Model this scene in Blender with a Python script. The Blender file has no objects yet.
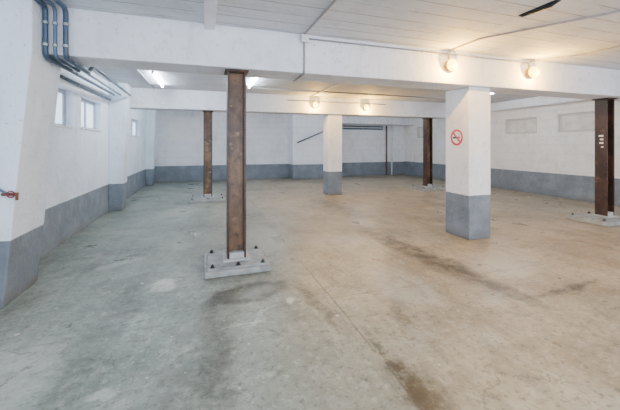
import bpy, bmesh, math, random
from mathutils import Vector, Matrix
random.seed(4)
sc = bpy.context.scene
COL = sc.collection
PI = math.pi

# ------------------------------------------------------------------ helpers
def obj(name, bm, mat, parent=None, smooth=False, bevel=0):
    bmesh.ops.recalc_face_normals(bm, faces=bm.faces)
    me = bpy.data.meshes.new(name)
    bm.to_mesh(me); bm.free()
    o = bpy.data.objects.new(name, me); COL.objects.link(o)
    if mat: me.materials.append(mat)
    if smooth:
        for p in me.polygons: p.use_smooth = True
    if bevel:
        b = o.modifiers.new('bevel', 'BEVEL'); b.width = bevel; b.segments = 2; b.limit_method = 'ANGLE'
    if parent: o.parent = parent
    return o
def thing(name, label, cat, loc=(0,0,0), rz=0, group=None, kind=None):
    o = bpy.data.objects.new(name, None); COL.objects.link(o)
    o.empty_display_size = .1
    o.location = loc; o.rotation_euler = (0,0,rz)
    o['label'] = label
    if cat: o['category'] = cat
    if group: o['group'] = group
    if kind: o['kind'] = kind
    return o
def tag(o, label, cat=None, group=None, kind=None):
    o['label'] = label
    if cat: o['category'] = cat
    if group: o['group'] = group
    if kind: o['kind'] = kind
    return o
def copy_tree(o, parent=None):
    c = o.copy(); COL.objects.link(c); c.parent = parent
    for ch in list(o.children): copy_tree(ch, c)
    return c
def box(bm, x0, x1, y0, y1, z0, z1):
    v = [bm.verts.new((x,y,z)) for z in (z0,z1) for y in (y0,y1) for x in (x0,x1)]
    for f in ((0,1,3,2),(4,6,7,5),(0,4,5,1),(2,3,7,6),(0,2,6,4),(1,5,7,3)):
        bm.faces.new([v[i] for i in f])
def cyl(bm, p0, p1, r, n=16, r2=None):
    p0 = Vector(p0); p1 = Vector(p1); d = p1-p0
    m = Matrix.Translation((p0+p1)/2) @ d.to_track_quat('Z','Y').to_matrix().to_4x4()
    bmesh.ops.create_cone(bm, cap_ends=True, segments=n, radius1=r, radius2=r if r2 is None else r2, depth=d.length, matrix=m)
def tube(bm, pts, r, n=10):
    pts = [Vector(p) for p in pts]
    rings = []
    up = None
    for i, p in enumerate(pts):
        a = (p-pts[i-1]).normalized() if i else None
        b = (pts[i+1]-p).normalized() if i < len(pts)-1 else None
        t = ((a or b)+(b or a)).normalized()
        k = 1.0
        if a and b: k = 1/max(.5, t.dot(a))
        if up is None:
            up = Vector((0,0,1)) if abs(t.z) < .9 else Vector((1,0,0))
            up = (up - t*up.dot(t)).normalized()
        else:
            up = (up - t*up.dot(t))
            if up.length < 1e-4: up = Vector((1,0,0))
            up.normalize()
        s = t.cross(up)
        rings.append([bm.verts.new(p + (up*math.cos(2*PI*j/n)+s*math.sin(2*PI*j/n))*r*k) for j in range(n)])
    for q in range(len(rings)-1):
        for j in range(n):
            bm.faces.new((rings[q][j], rings[q][(j+1)%n], rings[q+1][(j+1)%n], rings[q+1][j]))
    bm.faces.new(rings[0]); bm.faces.new(list(reversed(rings[-1])))
def bend(pts, r=.06, k=4):
    """round the corners of a polyline"""
    P = [Vector(p) for p in pts]; out = [P[0]]
    for i in range(1, len(P)-1):
        a = (P[i-1]-P[i]); b = (P[i+1]-P[i])
        rr = min(r, a.length*.45, b.length*.45)
        s = P[i]+a.normalized()*rr; e = P[i]+b.normalized()*rr
        for j in range(k+1):
            t = j/k
            out.append(s*(1-t)**2 + P[i]*2*t*(1-t) + e*t*t)
    out.append(P[-1]); return out
NB = bmesh.new

# ------------------------------------------------------------------ materials
class M:
    def __init__(s, name):
        s.m = bpy.data.materials.new(name); s.m.use_nodes = True
        s.t = s.m.node_tree; s.n = s.t.nodes; s.l = s.t.links
        s.b = s.n['Principled BSDF']
        s.pos = s.n.new('ShaderNodeNewGeometry').outputs['Position']
    def inp(s, sock, v):
        if isinstance(v, bpy.types.NodeSocket): s.l.new(v, sock)
        else: sock.default_value = v
    def noise(s, scale, detail=4, rough=.55, vec=None, mp=None):
        n = s.n.new('ShaderNodeTexNoise'); n.inputs['Scale'].default_value = scale
        n.inputs['Detail'].default_value = detail; n.inputs['Roughness'].default_value = rough
        v = vec or s.pos
        if mp:
            q = s.n.new('ShaderNodeMapping'); q.inputs['Scale'].default_value = mp; s.l.new(v, q.inputs[0]); v = q.outputs[0]
        s.l.new(v, n.inputs['Vector']); return n.outputs['Fac']
    def ramp(s, f, a, b, lo=0., hi=1.):
        n = s.n.new('ShaderNodeMapRange'); n.interpolation_type = 'SMOOTHSTEP'
        s.inp(n.inputs['Value'], f)
        n.inputs['From Min'].default_value = a; n.inputs['From Max'].default_value = b
        n.inputs['To Min'].default_value = lo; n.inputs['To Max'].default_value = hi
        return n.outputs[0]
    def math(s, op, a, b=0.):
        n = s.n.new('ShaderNodeMath'); n.operation = op; s.inp(n.inputs[0], a); s.inp(n.inputs[1], b); return n.outputs[0]
    def mix(s, f, a, b, mode='MIX'):
        n = s.n.new('ShaderNodeMix'); n.data_type = 'RGBA'; n.blend_type = mode
        s.inp(n.inputs[0], f)
        for sock, v in ((n.inputs[6], a), (n.inputs[7], b)):
            if isinstance(v, bpy.types.NodeSocket): s.l.new(v, sock)
            else: sock.default_value = (*v, 1)
        return n.outputs[2]
    def bump(s, h, strength=.3, dist=.02, prev=None):
        n = s.n.new('ShaderNodeBump'); n.inputs['Strength'].default_value = strength; n.inputs['Distance'].default_value = dist
        s.l.new(h, n.inputs['Height'])
        if prev: s.l.new(prev, n.inputs['Normal'])
        return n.outputs[0]
    def done(s, color=None, rough=None, normal=None, metal=None):
        if color is not None:
            if isinstance(color, bpy.types.NodeSocket): s.l.new(color, s.b.inputs['Base Color'])
            else: s.b.inputs['Base Color'].default_value = (*color, 1)
        if rough is not None: s.inp(s.b.inputs['Roughness'], rough)
        if normal: s.l.new(normal, s.b.inputs['Normal'])
        if metal is not None: s.b.inputs['Metallic'].default_value = metal
        return s.m
    def blob(s, vec, cx, cy, rx, ry, rot=0, soft=.5):
        q = s.n.new('ShaderNodeMapping'); q.vector_type = 'TEXTURE'
        q.inputs['Location'].default_value = (cx,cy,0); q.inputs['Rotation'].default_value = (0,0,rot)
        q.inputs['Scale'].default_value = (rx,ry,1000)
        s.l.new(vec, q.inputs[0])
        n = s.n.new('ShaderNodeVectorMath'); n.operation = 'LENGTH'; s.l.new(q.outputs[0], n.inputs[0])
        return s.ramp(n.outputs['Value'], 1-soft, 1+soft*.3, 1, 0)

def simple(name, color, rough=.6, metal=0, var=.15, scale=12):
    m = M(name)
    f = m.noise(scale, 5)
    c = m.mix(m.ramp(f, .3, .75), color, tuple(x*(1-var) for x in color))
    return m.done(c, rough, m.bump(m.noise(scale*6, 3), .1, .005), metal)
def emit(name, color, strength, base=None):
    m = M(name)
    m.b.inputs['Base Color'].default_value = (*(base or color),1)
    m.b.inputs['Emission Color'].default_value = (*color,1)
    m.b.inputs['Emission Strength'].default_value = strength
    if base: m.b.inputs['Specular IOR Level'].default_value = .1; m.b.inputs['Roughness'].default_value = .6
    return m.m

GREY = (.165,.188,.222)
def painted(name, h, white, grey=GREY, brick=None, bstr=.5, rough_look=1.0):
    m = M(name)
    sep = m.n.new('ShaderNodeSeparateXYZ'); m.l.new(m.pos, sep.inputs[0])
    z = m.math('ADD', sep.outputs[2], m.math('MULTIPLY', m.math('SUBTRACT', m.noise(9,3), .5), .014))
    above = m.ramp(z, h-.003, h+.003)
    dirt = m.ramp(m.noise(1.3, 6, .6), .42, .75)
    w = m.mix(m.math('MULTIPLY', dirt, .35), white, tuple(x*.62 for x in white))
    w = m.mix(m.ramp(m.noise(7, 7, .75), .52, .72, 0, .40*rough_look), w, tuple(x*.5 for x in white))
    w = m.mix(m.ramp(m.noise(2.5, 5, .65, mp=(2.5,2.5,.35)), .55, .75, 0, .3), w, tuple(x*.5 for x in white))
    sp = m.ramp(m.noise(28, 3), .64, .74, 0, .55)
    w = m.mix(sp, w, (.33,.30,.29))
    g = m.mix(m.ramp(m.noise(2.5, 6, .65), .35, .75), grey, tuple(x*1.5 for x in grey))
    g = m.mix(m.ramp(m.noise(12, 6, .7), .55, .72, 0, .5), g, tuple(x*.5 for x in grey))
    g = m.mix(m.ramp(m.noise(9, 6, .7, mp=(1,1,3)), .62, .74, 0, .5), g, (.45,.46,.48))
    foot = m.math('MULTIPLY', m.ramp(z, .0, .16, 1, 0), m.ramp(m.noise(5,4), .3,.7))
    g = m.mix(m.math('MULTIPLY', foot, .7), g, (.14,.115,.085))
    c = m.mix(above, g, w)
    bn = m.bump(m.noise(35, 5), .55, .012)
    bn = m.bump(m.noise(5, 6, .65), .6, .035, bn)
    if brick:
        bt = m.n.new('ShaderNodeTexBrick'); cb = m.n.new('ShaderNodeCombineXYZ')
        m.l.new(sep.outputs[brick-1], cb.inputs[0]); m.l.new(sep.outputs[2], cb.inputs[1])
        m.l.new(cb.outputs[0], bt.inputs['Vector'])
        bt.inputs['Scale'].default_value = 1; bt.inputs['Brick Width'].default_value = .5; bt.inputs['Row Height'].default_value = .25
        bt.inputs['Mortar Size'].default_value = .012; bt.inputs['Mortar Smooth'].default_value = .6
        bn = m.bump(m.math('SUBTRACT', 1., bt.outputs['Fac']), bstr, .012, bn)
        c = m.mix(m.math('MULTIPLY', bt.outputs['Fac'], .14), c, (.2,.2,.22))
    return m.done(c, .6, bn)
mt_left = painted('left_wall_cool_lit_paint', .62, (.80,.865,.97), rough_look=.6)  # white carries a cool tint for the light on this side
mt_back = painted('back_wall_paint', .66, (.92,.92,.96), brick=1, rough_look=.7)
mt_right = painted('right_wall_warm_lit_paint', .68, (.94,.89,.86), brick=2)  # white carries a warm tint for the lamp light on this side
mt_pillar = painted('pillar_paint', .70, (.95,.93,.95), rough_look=.7)

def ceil_mat(name, white):
    m = M(name)
    sep = m.n.new('ShaderNodeSeparateXYZ'); m.l.new(m.pos, sep.inputs[0])
    d = m.ramp(m.noise(.9, 6, .62), .42, .78)
    w = m.mix(m.math('MULTIPLY', d, .5), white, tuple(x*.62 for x in white))
    streak = m.ramp(m.noise(1.0, 5, .6, mp=(1,9,1)), .5, .8)
    w = m.mix(m.math('MULTIPLY', streak, .5), w, tuple(x*.55 for x in white))
    sp = m.ramp(m.noise(40, 3), .63, .74, 0, .5)
    w = m.mix(sp, w, (.34,.31,.30))
    w = m.mix(m.ramp(m.noise(6, 8, .75), .48, .7, 0, .45), w, (.38,.36,.37))
    fr = m.math('FRACT', m.math('MULTIPLY', sep.outputs[1], 1/.24))
    seam = m.ramp(m.math('ABSOLUTE', m.math('SUBTRACT', fr, .5)), .45, .49)
    seam = m.math('MULTIPLY', seam, m.ramp(m.noise(2.0, 4), .32, .55))
    w = m.mix(m.math('MULTIPLY', seam, .75), w, (.20,.18,.19))
    bn = m.bump(m.noise(30, 5), .5, .012)
    bn = m.bump(seam, .8, .012, bn)
    return m.done(w, .7, bn)
mt_ceil = ceil_mat('ceiling_board_marked_paint', (.70,.72,.78))
mt_beam = painted('beam_paint', -1, (.88,.88,.95))

def floor_mat():
    m = M('worn_concrete_floor')
    def wobble(scale, amt):
        nz = m.n.new('ShaderNodeTexNoise'); nz.inputs['Scale'].default_value = scale; nz.inputs['Detail'].default_value = 8; nz.inputs['Roughness'].default_value = .7
        m.l.new(m.pos, nz.inputs['Vector'])
        sub = m.n.new('ShaderNodeVectorMath'); sub.operation = 'SUBTRACT'; m.l.new(nz.outputs['Color'], sub.inputs[0]); sub.inputs[1].default_value = (.5,.5,.5)
        scl = m.n.new('ShaderNodeVectorMath'); scl.operation = 'SCALE'; m.l.new(sub.outputs[0], scl.inputs[0]); scl.inputs['Scale'].default_value = amt
        add = m.n.new('ShaderNodeVectorMath'); add.operation = 'ADD'; m.l.new(m.pos, add.inputs[0]); m.l.new(scl.outputs[0], add.inputs[1])
        return add.outputs[0]
    wv = wobble(2.2, .6); wf = wobble(5, .28)
    sep = m.n.new('ShaderNodeSeparateXYZ'); m.l.new(wv, sep.inputs[0])
    c = m.mix(m.ramp(m.noise(.9, 8, .70), .36, .66), (.165,.200,.175), (.315,.345,.300))
    warm_lit = m.mix(m.ramp(m.noise(1.1, 8, .70), .35, .66), (.285,.225,.150), (.455,.385,.28))
    c = m.mix(m.ramp(sep.outputs[0], -.4, 2.2), c, warm_lit)  # warmth of the lamps on the right mixed into the base colour
    c = m.mix(m.ramp(m.noise(3.5, 8, .78), .48, .64, 0, .38), c, (.10,.092,.075))
    c = m.mix(m.ramp(m.noise(2.7, 8, .78), .53, .65, 0, .40), c, (.50,.48,.42))
    c = m.mix(m.ramp(m.noise(13, 8, .80), .52, .62, 0, .45), c, (.52,.50,.44))
    c = m.mix(m.ramp(m.noise(21, 8, .80), .52, .61, 0, .60), c, (.070,.060,.046))
    c = m.mix(m.ramp(m.noise(1.6, 5, .6, mp=(4,.6,1)), .5, .7, 0, .32), c, (.11,.10,.08))
    dark = (.040,.032,.024)
    brk = m.ramp(m.noise(6, 8, .80), .36, .58, .25, 1)
    for (v,cx,cy,rx,ry,rot,st) in ((wv,2.78,3.9,.26,1.75,.10,.85),(wf,3.6,2.32,.65,.06,.05,.85),(wf,1.22,1.85,.045,.55,.0,.85),(wf,2.95,2.5,.14,.5,.1,.6),
                                 (wv,1.20,1.60,.19,.45,.0,.9),(wf,1.25,1.50,.10,.3,.1,.6),(wv,-.1,2.05,.3,.35,0,.4),(wv,-.75,3.1,.16,1.4,-.1,.4),(wv,.05,2.5,.15,1.1,.0,.45),
                                 (wv,3.0,7.2,.35,1.8,.12,.5),(wf,1.0,2.9,.07,.6,.1,.6),(wv,4.6,5.3,.9,.2,.1,.4),(wv,5.6,6.6,1.3,.22,0,.35),(wf,.37,4.05,.60,.55,0,.5),
                                 (wv,2.0,1.6,.5,.2,.4,.25),(wv,-.2,6.3,.22,1.7,0,.35),(wf,3.6,1.6,.8,.06,.05,.5),(wv,1.9,10.8,2.2,.35,.05,.35),(wf,1.7,2.55,.08,.35,-.4,.5),(wv,.95,6.0,.35,2.4,0,.35)):
        c = m.mix(m.math('MULTIPLY', m.math('MULTIPLY', m.blob(v,cx,cy,rx,ry,rot,.55), st), brk), c, dark)
    ring = m.math('MULTIPLY', m.blob(wf,.44,3.28,.46,.24,.2,.3), m.math('SUBTRACT', 1., m.math('MULTIPLY', m.blob(wf,.47,3.28,.32,.14,.2,.5), .6)))
    c = m.mix(m.math('MULTIPLY', m.math('MULTIPLY', ring, .9), m.ramp(m.noise(6, 8, .80), .34, .55, .45, 1)), c, dark)
    for (cx,cy,rx,ry,rot,st) in ((-.42,3.75,.15,.19,.3,.95),(.45,2.75,.26,.035,.9,.4),(-1.2,2.6,.3,.5,.2,.35),(2.0,3.0,.4,.6,0,.4),(3.6,3.1,.6,.5,0,.35),(.9,5.2,.3,1.0,0,.35),(.78,3.0,.05,.07,0,.9),(.3,2.7,.2,.025,.1,.5),(1.9,4.6,.5,.5,0,.35),(-.6,2.2,.12,.05,.3,.4),(-1.0,4.6,.35,.1,.6,.5)):
        c = m.mix(m.math('MULTIPLY', m.math('MULTIPLY', m.blob(wf,cx,cy,rx,ry,rot,.5), st), brk), c, (.62,.62,.58))
    sp = m.n.new('ShaderNodeSeparateXYZ'); m.l.new(m.pos, sp.inputs[0])
    part = m.ramp(m.noise(1.7, 3), .40, .50)
    jit = m.math('MULTIPLY', m.math('SUBTRACT', m.noise(1.2,4), .5), .08)
    for (ax, pos, st) in ((0,1.17,.65),(1,6.4,.5),(0,3.35,.45),(1,2.9,.4),(0,5.6,.4),(1,4.85,.4)):
        j = m.ramp(m.math('ABSOLUTE', m.math('SUBTRACT', sp.outputs[ax], m.math('ADD', pos, jit))), .003, .010, 1, 0)
        c = m.mix(m.math('MULTIPLY', m.math('MULTIPLY', j, part), st), c, (.06,.048,.038))
    vc = m.n.new('ShaderNodeTexVoronoi'); vc.feature = 'DISTANCE_TO_EDGE'; vc.inputs['Scale'].default_value = .55; m.l.new(wv, vc.inputs['Vector'])
    c = m.mix(m.math('MULTIPLY', m.ramp(vc.outputs['Distance'], .002, .006, .5, 0), m.ramp(m.noise(1.1,3), .48, .58)), c, (.05,.04,.03))
    for s_, a_ in ((2.4,.05),(5.5,.07)):
        vo = m.n.new('ShaderNodeTexVoronoi'); vo.inputs['Scale'].default_value = s_; m.l.new(m.pos, vo.inputs['Vector'])
        c = m.mix(m.ramp(vo.outputs['Distance'], a_*.5, a_, .8, 0), c, (.74,.72,.66) if s_ < 3 else (.54,.52,.46))
    r = m.ramp(m.noise(1.5, 6, .65), .3, .75, .26, .52)
    bn = m.bump(m.noise(22, 7, .7), .35, .012)
    return m.done(c, r, bn)
mt_floor = floor_mat()

def rust_mat(name, a, b_, spot, amt):
    m = M(name)
    c = m.mix(m.ramp(m.noise(3.0, 6, .65, mp=(1,1,.7)), .36, .66), a, b_)
    c = m.mix(m.ramp(m.noise(14, 6, .7), .52, .66, 0, .6), c, tuple(x*.4 for x in a))
    c = m.mix(m.ramp(m.noise(8, 6, .65), .57, .68, 0, amt), c, spot)
    return m.done(c, .36, m.bump(m.noise(40,4), .3, .004), .05)
mt_rust = rust_mat('dark_brown_steel_paint', (.030,.015,.013), (.082,.038,.026), (.25,.13,.065), .5)
mt_web = rust_mat('mottled_rusty_steel_web', (.080,.042,.026), (.24,.125,.062), (.42,.28,.15), .7)
mt_plate = simple('grey_painted_steel', (.38,.39,.41), .5, .1, .45, 9)
mt_grout = simple('grey_mortar', (.42,.42,.41), .8, 0, .4, 7)
mt_bolt = simple('zinc_bolt', (.07,.065,.06), .4, .7)
mt_conduit = simple('grey_conduit', (.32,.30,.32), .5)
mt_pipeblue = simple('blue_grey_dark_pipe', (.045,.085,.14), .35)
mt_pipegrey = simple('blue_grey_pipe', (.10,.155,.23), .4)
mt_galv = simple('galvanised_clip', (.45,.46,.48), .4, .7)
mt_brass = simple('brass_lamp_base', (.45,.27,.07), .4, .3)
mt_red = simple('pink_red_enamel', (.75,.03,.08), .35)
mt_wheel = simple('faded_red_wheel', (.20,.035,.035), .45)
mt_copper = simple('copper_pipe', (.25,.10,.065), .4, .5)
mt_wsteel = simple('white_sheet_steel', (.78,.78,.78), .4, 0, .08)
mt_foot = simple('pale_grey_steel', (.55,.56,.57), .5, 0, .3)
mt_black = simple('black_metal', (.02,.022,.025), .4)
mt_paper = simple('white_paper', (.92,.92,.94), .7, 0, .05)
mt_signw = simple('white_sign_enamel', (.92,.89,.90), .4, 0, .03)
mt_winframe = simple('blue_grey_window_frame', (.40,.46,.54), .45)
mt_inframe = simple('pale_window_frame', (.66,.61,.58), .6)
mt_infill = simple('cream_window_infill', (.84,.80,.74), .8, 0, .25, 5)
mt_pale = simple('pale_glow_patch_and_sill', (.95,.94,.95), .7, 0, .1, 3)  # pale sheet imitating lamp glow on the rear wall; also the window sills
mt_brown = simple('rust_brown_pipe', (.15,.085,.06), .6)
mt_tube = emit('fluorescent_glow', (.80,.91,1.0), 145)
mt_bulb = emit('warm_bulb_glow', (1.0,.58,.04), 18, (.12,.07,.0))
def pane():
    m = M('frosted_pane')
    tr = m.n.new('ShaderNodeBsdfTranslucent'); tr.inputs[0].default_value = (.93,.96,1,1)
    mx = m.n.new('ShaderNodeMixShader'); mx.inputs[0].default_value = .75
    m.b.inputs['Base Color'].default_value = (.8,.87,.95,1); m.b.inputs['Roughness'].default_value = .25
    m.l.new(m.b.outputs[0], mx.inputs[1]); m.l.new(tr.outputs[0], mx.inputs[2])
    m.l.new(mx.outputs[0], m.n['Material Output'].inputs[0])
    return m.m
mt_pane = pane()

# ------------------------------------------------------------------ room shell
XL, XR, YB, YF, ZC, ZB = -2.07, 9.6, 13.9, -2.5, 2.92, 2.42
b = NB(); box(b, XL-.25, XR+.25, YF, YB+.25, -.2, 0)
tag(obj('floor', b, mt_floor), 'stained bare concrete garage floor with tyre marks and patches', kind='structure')
b = NB(); box(b, XL-.25, XR+.25, YF, YB+.25, ZC, ZC+.2)
tag(obj('ceiling', b, mt_ceil), 'white painted board marked concrete ceiling', kind='structure')

def side_wall(name, x0, x1, wins, mat, label):
    b = NB(); y = YF
    for (a, c, z0, z1) in sorted(wins):
        box(b, x0, x1, y, a, 0, ZC); box(b, x0, x1, a, c, 0, z0); box(b, x0, x1, a, c, z1, ZC); y = c
    box(b, x0, x1, y, YB, 0, ZC)
    return tag(obj(name, b, mat), label, kind='structure')
WL = [(5.12,6.20,1.77,2.39),(6.58,7.7,1.78,2.37),(10.6,11.9,1.75,2.30)]
WR = [(5.5,6.47,1.86,2.38),(7.07,8.17,1.86,2.36),(12.05,12.9,1.84,2.36)]
side_wall('wall_left', XL-.25, XL, WL, mt_left, 'white left wall with blue grey painted lower band and small high windows')
side_wall('wall_right', XR, XR+.25, WR, mt_right, 'white blockwork right wall with grey painted lower band')
b = NB(); box(b, XL-.25, XR+.25, YB, YB+.25, 0, ZC)
tag(obj('wall_back', b, mt_back), 'white rear wall with grey painted lower band', kind='structure')
b = NB(); box(b, 3.57, 5.65, 13.2, YB-.001, 0, ZC-.001)
tag(obj('wall_back_chase', b, mt_back), 'shallow boxed projection of the rear wall behind the second pillar', kind='structure')

def window(n, side, a, c, z0, z1, label, blank=False):
    X = XL if side < 0 else XR
    w = thing('window_%d' % n, label, None, (X, (a+c)/2, z0), kind='structure')
    hw = (c-a)/2-.002; H = z1-z0-.002; s = side; e = .002
    d0 = .05 if blank else .10
    xa, xb = sorted((s*d0, s*(d0+.05)))
    f = .06
    b = NB()
    box(b, xa, xb, -hw, hw, e, f); box(b, xa, xb, -hw, hw, H-f, H)
    box(b, xa, xb, -hw, -hw+f, f, H-f); box(b, xa, xb, hw-f, hw, f, H-f)
    if not blank: box(b, xa, xb, -.026, .026, f, H-f)
    obj('window_frame', b, mt_inframe if blank else mt_winframe, w, bevel=.004)
    xa, xb = sorted((s*(d0+.02), s*(d0+.03)))
    b = NB(); box(b, xa, xb, -hw+.04, hw-.04, .04, H-.04)
    obj('window_pane', b, mt_infill if blank else mt_pane, w)
    if not blank:
        xa, xb = sorted((-s*.02, s*d0))
        b = NB(); box(b, xa, xb, -hw, hw, e, .02)
        obj('window_sill', b, mt_pale, w, bevel=.004)
labs = ['high frosted window in the left wall nearest the camera','second high frosted window in the left wall','small far high window in the left wall beyond the rear pilaster']
for i, q in enumerate(WL): window(i+1, -1, *q, labs[i])
labs = ['cream infilled high window in right wall nearest the right edge','cream infilled high window right of the near white pillar','dull infilled high window at the far end of the right wall']
for i, q in enumerate(WR): window(i+4, 1, *q, labs[i], blank=True)

# tapered wall pilasters
def pilaster(name, y0, y1, xb, xt, label):
    b = NB()
    prof = [(XL, 0), (xb, 0), (xt, ZB), (xt, ZC-.001), (XL, ZC-.001)]
    lo = [b.verts.new((x, y0, z)) for x, z in prof]; hi = [b.verts.new((x, y1, z)) for x, z in prof]
    b.faces.new(lo); b.faces.new(hi)
    for i in range(5): b.faces.new((lo[i], lo[(i+1)%5], hi[(i+1)%5], hi[i]))
    o = obj(name, b, mt_left, bevel=.012)
    tag(o, label, 'pilaster', 'tapered pilasters along the left wall')
pilaster('wall_pilaster', 3.65, 4.30, -1.76, -1.54, 'large tapered white pilaster with grey foot at left edge, nearest the camera')
pilaster('wall_pilaster', 8.25, 8.62, -1.80, -1.70, 'second white pilaster on left wall, beyond the two near windows')
pilaster('wall_pilaster', 12.9, 13.3, -1.84, -1.76, 'farthest left pilaster beside the rear corner of the room')

# beams
def beam(y0, y1, x0, label):
    b = NB(); box(b, x0, XR-.001, y0, y1, ZB, ZC-.001)
    tag(obj('ceiling_beam', b, mt_beam, bevel=.012), label, 'beam', 'cross beams under the ceiling')
beam(3.9, 4.38, -1.53, 'deep white concrete beam crossing nearest the camera over the near rust column')
beam(8.8, 9.30, XL+.001, 'farther white concrete cross beam resting on the small middle pillar')
b = NB(); box(b, -.01, .11, YF+.1, 3.899, 2.84, ZC-.001)
tag(obj('ceiling_rib', b, mt_beam, bevel=.006), 'narrow white downstand rib running from the near beam toward the camera overhead', 'beam')
b = NB(); box(b, 9.25, XR-.001, 4.381, 8.799, 2.66, ZC-.001)
tag(obj('edge_beam', b, mt_beam, bevel=.008), 'shallow edge beam along the top of the right wall above the infilled windows', 'beam')
b = NB(); box(b, 5.66, XR-.001, 13.05, YB-.001, 2.47, ZC-.001)  # lowered slab added so it shades the rear wall recess
tag(obj('rear_shade_soffit', b, mt_beam, bevel=.008), 'lowered box soffit added for shade above the rear wall right of the far pillar', 'soffit')

# concrete pillars
def pillar(x0, x1, y0, y1, label):
    b = NB(); box(b, x0, x1, y0, y1, 0, ZB-.001)
    return tag(obj('concrete_pillar', b, mt_pillar, bevel=.012), label, 'pillar', 'square concrete pillars')
pillar(3.94, 4.38, 3.98, 4.50, 'large white square pillar with grey foot and no smoking sign')
pillar(3.49, 3.94, 8.87, 9.30, 'smaller far white square pillar with grey foot between the two rear steel columns')

# ------------------------------------------------------------------ steel columns
def steel_column(px=.38, pr=.38):
    r = thing('steel_column', '', 'column', (0,0,0), 0, 'red brown steel columns on bolted plinths')
    b = NB(); box(b, -px,pr,-.36,.36, .0005,.07)
    obj('plinth', b, mt_grout, r, bevel=.014)
    T0 = .0705
    b = NB(); box(b, -px+.04,pr-.04,-.32,.32, T0, T0+.02)
    obj('base_plate', b, mt_plate, r, bevel=.004)
    T1 = T0+.0205
    w, d, tf, tw = .112, .105, .024, .014
    for s in (-1,1):
        x0, x1 = sorted((s*w, s*(w-tf)))
        b = NB(); box(b, x0, x1, -d, d, T1+.021, ZB-.022)
        obj('flange', b, mt_rust, r, bevel=.003)
    b = NB(); box(b, -w+tf+.0005, w-tf-.0005, -tw/2, tw/2, T1+.021, ZB-.022)
    obj('web', b, mt_web, r)['label'] = 'lighter mottled rusty web between dark flanges'
    b = NB(); box(b, -.16,.16,-.15,.15, T1,T1+.020)
    obj('foot_plate', b, mt_foot, r, bevel=.003)['label'] = 'pale raised foot plate'
    b = NB()
    for s in (-1,1):
        box(b, -w+tf+.001, w-tf-.001, s*.012 if s > 0 else -d+.006, d-.006 if s > 0 else -.012, T1+.021, T1+.09)
    obj('foot_collar', b, mt_foot, r, bevel=.003)
    b = NB(); box(b, -.14,.14,-.14,.14, ZB-.0215, ZB-.001)
    obj('cap_plate', b, mt_rust, r, bevel=.003)
    q = px-.09; q2 = pr-.09
    for (x,y) in ((-q,-.27),(q2,-.27),(-q,.27),(q2,.27),(0,-.27),(0,.27)):
        b = NB()
        cyl(b, (x,y,T1), (x,y,T1+.004), .030, 16)
        cyl(b, (x,y,T1+.004), (x,y,T1+.024), .021, 6)
        cyl(b, (x,y,T1+.024), (x,y,T1+.036), .011, 10)
        obj('anchor_bolt', b, mt_bolt, r)
    return r
c0 = steel_column(); cfar = steel_column(.48, .46)
spots = [(.37,4.10,'rust brown steel column on bolted plinth, tallest and nearest the camera'),
         (.07,9.05,'thin far steel column at left, behind the nearest steel column'),
         (7.19,9.05,'far rust steel column right of middle, behind the near white pillar'),
         (7.55,4.20,'rust steel column near right edge with white stickers on its face')]
cols = []
for i, (x,y,l) in enumerate(spots):
    c = (c0, cfar, None, None)[i] or (steel_column(.58) if i == 3 else copy_tree(cfar))
    c.location = (x,y,0); c['label'] = l; cols.append(c)
for k, (z, h, w) in enumerate(((1.68,.035,.08),(1.61,.03,.06),(1.54,.035,.07),(1.46,.025,.04))):
    b = NB(); box(b, -.1142,-.1125, -.045, -.045+w, z-h/2, z+h/2)
    o = obj('sticker', b, mt_paper, cols[3]); o['label'] = 'small white sticker'

# ------------------------------------------------------------------ no smoking sign
sg = thing('no_smoking_sign', 'round red and white no smoking sign on the near white pillar', 'sign', (3.939, 4.235, 1.625))
def disc(bm, r0, r1, y0, y1, n=48):
    A=[];B=[];C_=[];D=[]
    for i in range(n):
        a = 2*PI*i/n; c, s = math.cos(a), math.sin(a)
        A.append(bm.verts.new((c*r1,y0,s*r1))); B.append(bm.verts.new((c*r1,y1,s*r1)))
        if r0: C_.append(bm.verts.new((c*r0,y0,s*r0))); D.append(bm.verts.new((c*r0,y1,s*r0)))
    for i in range(n):
        j = (i+1)%n
        bm.faces.new((A[i],A[j],B[j],B[i]))
        if r0:
            bm.faces.new((C_[i],C_[j],D[j],D[i])); bm.faces.new((B[i],B[j],D[j],D[i])); bm.faces.new((A[i],A[j],C_[j],C_[i]))
    if not r0: bm.faces.new(A); bm.faces.new(B)
sg.rotation_euler = (0,0,-PI/2)   # local -Y faces world -X
b = NB(); disc(b, 0, .138, -.004, 0); obj('sign_plate', b, mt_signw, sg)
b = NB(); disc(b, .100, .134, -.006, -.0041); obj('red_ring', b, mt_red, sg)
b = NB(); box(b, -.106,.106,-.0075,-.0062,-.015,.015)
bmesh.ops.rotate(b, verts=b.verts, cent=(0,0,0), matrix=Matrix.Rotation(PI/4,3,'Y')); obj('red_slash', b, mt_red, sg)
b = NB(); box(b, -.082,.042,-.0055,-.0042,-.018,.012); box(b, .049,.060,-.0055,-.0042,-.018,.012); box(b,.067,.077,-.0055,-.0042,-.018,.012)
obj('cigarette_pictogram', b, mt_black, sg)
b = NB()
tube(b, [(.054,-.0048,.022),(.050,-.0048,.034),(.058,-.0048,.046)], .003, 6)
obj('smoke_pictogram', b, mt_black, sg)

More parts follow.
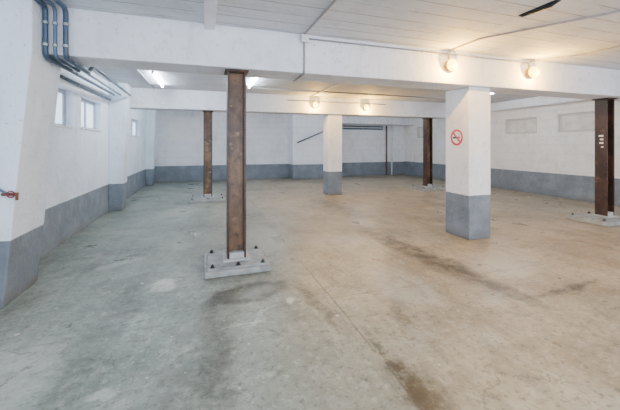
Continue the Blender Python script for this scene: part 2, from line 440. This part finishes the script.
# ------------------------------------------------------------------ bulkhead lamps on the beams
def bulkhead():
    r = thing('bulkhead_lamp', '', 'lamp', (0,0,0), 0, 'glowing round lamps on the beams')
    b = NB(); cyl(b, (0,-.0005,0),(0,-.035,0), .075, 28); cyl(b, (0,-.035,0),(0,-.05,0), .07, 28, .062)
    obj('lamp_base', b, mt_brass, r, True)
    b = NB(); bmesh.ops.create_uvsphere(b, u_segments=24, v_segments=14, radius=.080, matrix=Matrix.Translation((0,-.095,0)) @ Matrix.Diagonal((1,.85,1.1,1)))
    obj('glass_globe', b, mt_bulb, r, True)
    b = NB()
    for k in range(2):
        pts = []
        for i in range(13):
            a = PI*i/12; c = math.cos(a)*.097; d = -.05-math.sin(a)*.130
            pts.append((c,d,0) if k else (0,d,c))
        tube(b, pts, .0010, 6)
    obj('wire_guard', b, mt_brass, r, True)
    ld = bpy.data.lights.new('lamp_light', 'POINT'); ld.energy = 68; ld.color = (1,.56,.10); ld.shadow_soft_size = 0
    lo = bpy.data.objects.new('lamp_light', ld); COL.objects.link(lo); lo.parent = r; lo.location = (0,-.21,-.07)
    return r
bl = bulkhead()
L = [(3.46,3.899,2.68,'brightest glowing warm lamp on near beam, just above left of the large white pillar'),
     (5.10,3.899,2.69,'glowing warm lamp on near beam, right of the large white pillar'),
     (3.03,8.799,2.66,'small glowing lamp on the far beam left of the far pillar'),
     (4.68,8.799,2.64,'small glowing lamp on the far beam right of the far pillar')]
for i, (x,y,z,l) in enumerate(L):
    c = bl if i == 0 else copy_tree(bl)
    c.location = (x,y,z); c['label'] = l

# ------------------------------------------------------------------ fluorescent fittings
def tube_light():
    r = thing('tube_light', '', 'light', (0,0,0), 0, 'ceiling tube lights')
    b = NB(); box(b, -.015,.015,-.78,.78, -.020,-.001); obj('housing', b, mt_wsteel, r, bevel=.004)
    b = NB(); cyl(b, (0,-.73,-.045),(0,.73,-.045), .020, 14); obj('tube', b, mt_tube, r, True)
    for s in (-1,1):
        b = NB(); box(b, -.02,.02, s*.745-.014, s*.745+.014, -.07,-.0205); obj('end_socket', b, mt_wsteel, r, bevel=.003)
    return r
tl = tube_light()
T = [(-.95,7.45,'lit tube light over the left aisle, left of the near steel column'),
     (1.0,6.95,'lit tube light just right of the near steel column top'),
     (7.2,6.6,'lit tube light seen beside the large white pillar at right'),
     (-.9,1.2,'unseen tube light added over the near left bay'),  # near bay tubes are out of view, added as extra light
     (2.0,.8,'unseen tube light added over the near middle bay'),
     (-.6,11.2,'added far tube light beyond the far beam above the left aisle'),  # rear bay tubes added to light the back wall
     (2.4,11.2,'added far tube light beyond the far beam, left of the far pillar'),
     (6.0,11.2,'added far tube light beyond the far beam, right of the far pillar')]
for i, (x,y,l) in enumerate(T):
    c = tl if i == 0 else copy_tree(tl)
    c.location = (x,y,ZC-.001); c['label'] = l

# ------------------------------------------------------------------ pipes upper left
def pipe_run(name, pts, r, mat, label, cat='pipe', clips=(), group=None, rb=.06):
    t = thing(name, label, cat, (0,0,0), 0, group)
    b = NB(); tube(b, bend(pts, rb), r, 12); obj('pipe_body' if cat == 'pipe' else 'conduit_body', b, mat, t, True)
    for (p, ax) in clips:
        b = NB(); p = Vector(p); a = {'x':Vector((1,0,0)),'y':Vector((0,1,0)),'z':Vector((0,0,1))}[ax]
        cyl(b, p-a*.012, p+a*.012, r+.006, 14); obj('clip', b, mt_galv, t)
    return t
labs = ['dark blue pipe at upper left, leftmost of three dropping over the near beam','middle and palest of the three blue pipes at upper left','dark blue pipe at upper left, rightmost of three dropping over the near beam']
for k, (x, xe, xm, r, mt) in enumerate(((-1.51,-1.95,-1.86,.023,mt_pipeblue),(-1.43,-1.82,-1.68,.017,mt_pipegrey),(-1.34,-1.62,-1.46,.024,mt_pipeblue))):
    pts = [(x,2.2,ZC-.04),(x,3.84,ZC-.04),(x,3.84,ZB-.04),(x,4.5,ZB-.04),(xm,5.1,2.58),(xe,8.20,2.63)]
    cl = [((x,3.84,2.72),'z'),((x,3.84,2.50),'z')]
    for yy in (5.8, 7.2):
        tt = (yy-5.1)/3.1; cl.append(((xm+(xe-xm)*tt,yy,2.58+.05*tt),'y'))
    pipe_run('wall_pipe', pts, r, mt, labs[k], 'pipe', cl, 'dark blue pipes at upper left', .07)
pipe_run('wall_pipe', [(XL+.035,4.302,2.52),(XL+.035,8.249,2.52)], .024, mt_pipeblue, 'straight dark pipe fixed on the left wall just above the high windows', 'pipe', [((XL+.031,y,2.52),'y') for y in (5.0,6.35,7.7)])
# tap
t = thing('wall_tap', 'thin pipe ending in a red wheel tap on the near left pilaster', 'tap', (0,0,0))
yy = 3.62
b = NB(); tube(b, bend([(-1.80,yy,2.25),(-1.80,yy,1.12),(-1.72,yy,1.06)], .04), .011, 10); obj('feed_pipe', b, mt_pipegrey, t, True)
b = NB(); cyl(b, (-1.75,yy,1.05),(-1.63,yy,1.05), .015); cyl(b, (-1.64,yy,1.055),(-1.64,yy,.995), .012); obj('tap_body', b, mt_copper, t, True)
b = NB()
tube(b, [(-1.665+.028*math.cos(a), yy-.045, 1.055+.028*math.sin(a)) for a in [2*PI*i/16 for i in range(17)]], .006, 8)
cyl(b, (-1.665,yy,1.055),(-1.665,yy-.05,1.055), .008); box(b, -1.69,-1.64,yy-.049,yy-.041,1.051,1.059); obj('hand_wheel', b, mt_wheel, t, True)
for z in (1.9, 1.3):
    b = NB(); cyl(b, (-1.80,yy,z),(-1.80,yy+.029,z), .012); obj('clip', b, mt_galv, t)

# ------------------------------------------------------------------ conduits on ceiling and beams
g = 'thin conduits on the ceiling'
pipe_run('ceiling_conduit', [(1.2,-1.5,ZC-.014),(1.2,3.885,ZC-.014),(1.2,3.885,ZB-.014),(1.2,4.4,ZB-.014),(1.2,4.4,ZC-.014),(1.2,6.0,ZC-.014)], .012, mt_conduit, 'thin conduit running straight toward the camera and looping under the near beam', 'conduit', [((1.2,y,ZC-.014),'y') for y in (1.5,2.6,3.4)]+[((1.2,3.885,2.6),'z')], g, .03)
pipe_run('ceiling_conduit', [(1.26,3.885,2.86),(5.1,3.885,2.86),(5.1,3.885,2.785)], .010, mt_conduit, 'thin conduit along the top of the near beam feeding the right lamp', 'conduit', [((x,3.885,2.86),'x') for x in (2,3,4,4.7)], g, .03)
pipe_run('ceiling_conduit', [(3.46,3.88,2.78),(3.46,3.88,ZC-.014),(3.46,3.3,ZC-.014),(4.3,1.9,ZC-.014),(4.3,-1.2,ZC-.014)], .011, mt_conduit, 'thin conduit slanting over the ceiling at upper right', 'conduit', (), g, .05)
pipe_run('ceiling_conduit', [(5.1,3.87,2.88),(5.6,3.4,ZC-.014),(5.6,-1.2,ZC-.014)], .011, mt_conduit, 'conduit near the upper right corner behind the slanting one', 'conduit', (), g, .05)
pipe_run('ceiling_conduit', [(-1.2,4.45,ZC-.014),(-1.2,8.74,ZC-.014)], .012, mt_conduit, 'conduit above the left aisle beside the tube light', 'conduit', (), g)
pipe_run('ceiling_conduit', [(2.2,8.786,2.77),(5.4,8.786,2.77)], .012, mt_conduit, 'thin conduit along the far beam joining its two lamps', 'conduit', (), g)
pipe_run('ceiling_conduit', [(2.9,4.45,ZC-.014),(2.9,8.784,ZC-.014)], .014, mt_conduit, 'conduit between the two beams left of the large white pillar', 'conduit', (), g)
pipe_run('ceiling_conduit', [(1.05,7.9,ZC-.016),(6.9,7.9,ZC-.016),(7.2,7.4,ZC-.016)], .014, mt_conduit, 'cross conduit on the ceiling just in front of the far beam', 'conduit', (), g)
b = NB(); box(b, 1.15,1.25,3.84,3.872,2.80,2.90)
tag(obj('junction_box', b, mt_wsteel, bevel=.008), 'small pale junction box on near beam where two conduits meet', 'junction box')

# dark bracket at top right
t = thing('ceiling_bracket', 'black angular metal bracket on the ceiling at the upper right', 'bracket', (3.28,2.40,ZC-.001))
b = NB(); box(b, -.03,.03,-.20,.20,-.012,0); obj('mounting_plate', b, mt_black, t, bevel=.003)
b = NB()
lo = [(-.012,-.22,-.012),(-.012,.2,-.012),(-.012,.17,-.03),(-.012,-.12,-.045)]
A = [b.verts.new(p) for p in lo]; B = [b.verts.new((p[0]+.024,p[1],p[2])) for p in lo]
b.faces.new(A); b.faces.new(B)
for i in range(4): b.faces.new((A[i],A[(i+1)%4],B[(i+1)%4],B[i]))
obj('arm', b, mt_black, t, bevel=.004)

# ------------------------------------------------------------------ far details
pipe_run('sloping_handrail', [(3.75,13.15,1.60),(5.25,13.15,2.22)], .026, mt_pipeblue, 'dark sloping rail on the boxed wall projection left of the far pillar', 'rail', [((4.0,13.17,1.70),'y'),((5.0,13.17,2.12),'y')])
pipe_run('rear_conduit', [(5.651,YB-.035,2.28),(8.35,YB-.035,2.28)], .034, mt_pipegrey, 'lower long grey horizontal pipe high on the rear wall', 'pipe', [((x,YB-.041,2.28),'x') for x in (6.2,7.2,8.2)], 'grey pipes on the rear wall')
pipe_run('rear_conduit', [(5.651,YB-.03,2.40),(8.35,YB-.03,2.40)], .028, mt_pipeblue, 'upper dark horizontal pipe on the rear wall just under the soffit', 'pipe', [((x,YB-.036,2.40),'x') for x in (6.2,7.2,8.2)], 'grey pipes on the rear wall')
pipe_run('downpipe', [(8.55,YB-.05,2.46),(8.55,YB-.05,.01)], .035, mt_brown, 'rust brown downpipe on the rear wall near the right corner', 'pipe', [((8.55,YB-.05,z),'z') for z in (1.3,2.1)])
pipe_run('downpipe', [(8.85,YB-.05,2.46),(8.85,YB-.05,.01)], .035, mt_wsteel, 'thin white downpipe beside the rust brown one at the rear wall', 'pipe', [((8.85,YB-.05,z),'z') for z in (.8,1.8)])
b = NB(); box(b, XR-.006, XR-.001, 11.0, 11.5, 1.32, 1.78)
tag(obj('wall_notice', b, mt_paper), 'white paper notice on right wall beside the far right steel column', 'notice')
b = NB(); box(b, -1.62, -.22, YB-.02, YB-.001, 1.66, 2.62)  # paler patch of lamp glow, added as a thin sheet
tag(obj('wall_glow_patch', b, mt_pale, bevel=.004), 'thin pale sheet for a lamp glow patch on the rear wall left of the far left steel column', 'patch')

# ------------------------------------------------------------------ light
w = bpy.data.worlds.new('world'); sc.world = w; w.use_nodes = True
w.node_tree.nodes['Background'].inputs[0].default_value = (.80,.89,1,1)
w.node_tree.nodes['Background'].inputs[1].default_value = 4.8

# ------------------------------------------------------------------ camera
cd = bpy.data.cameras.new('camera'); cam = bpy.data.objects.new('camera', cd); COL.objects.link(cam)
cd.sensor_width = 36; cd.lens = 36*319/620; cd.shift_y = -60/620
cam.location = (0,0,1.5); cam.rotation_euler = (PI/2,0,-math.radians(18.2))
sc.camera = cam
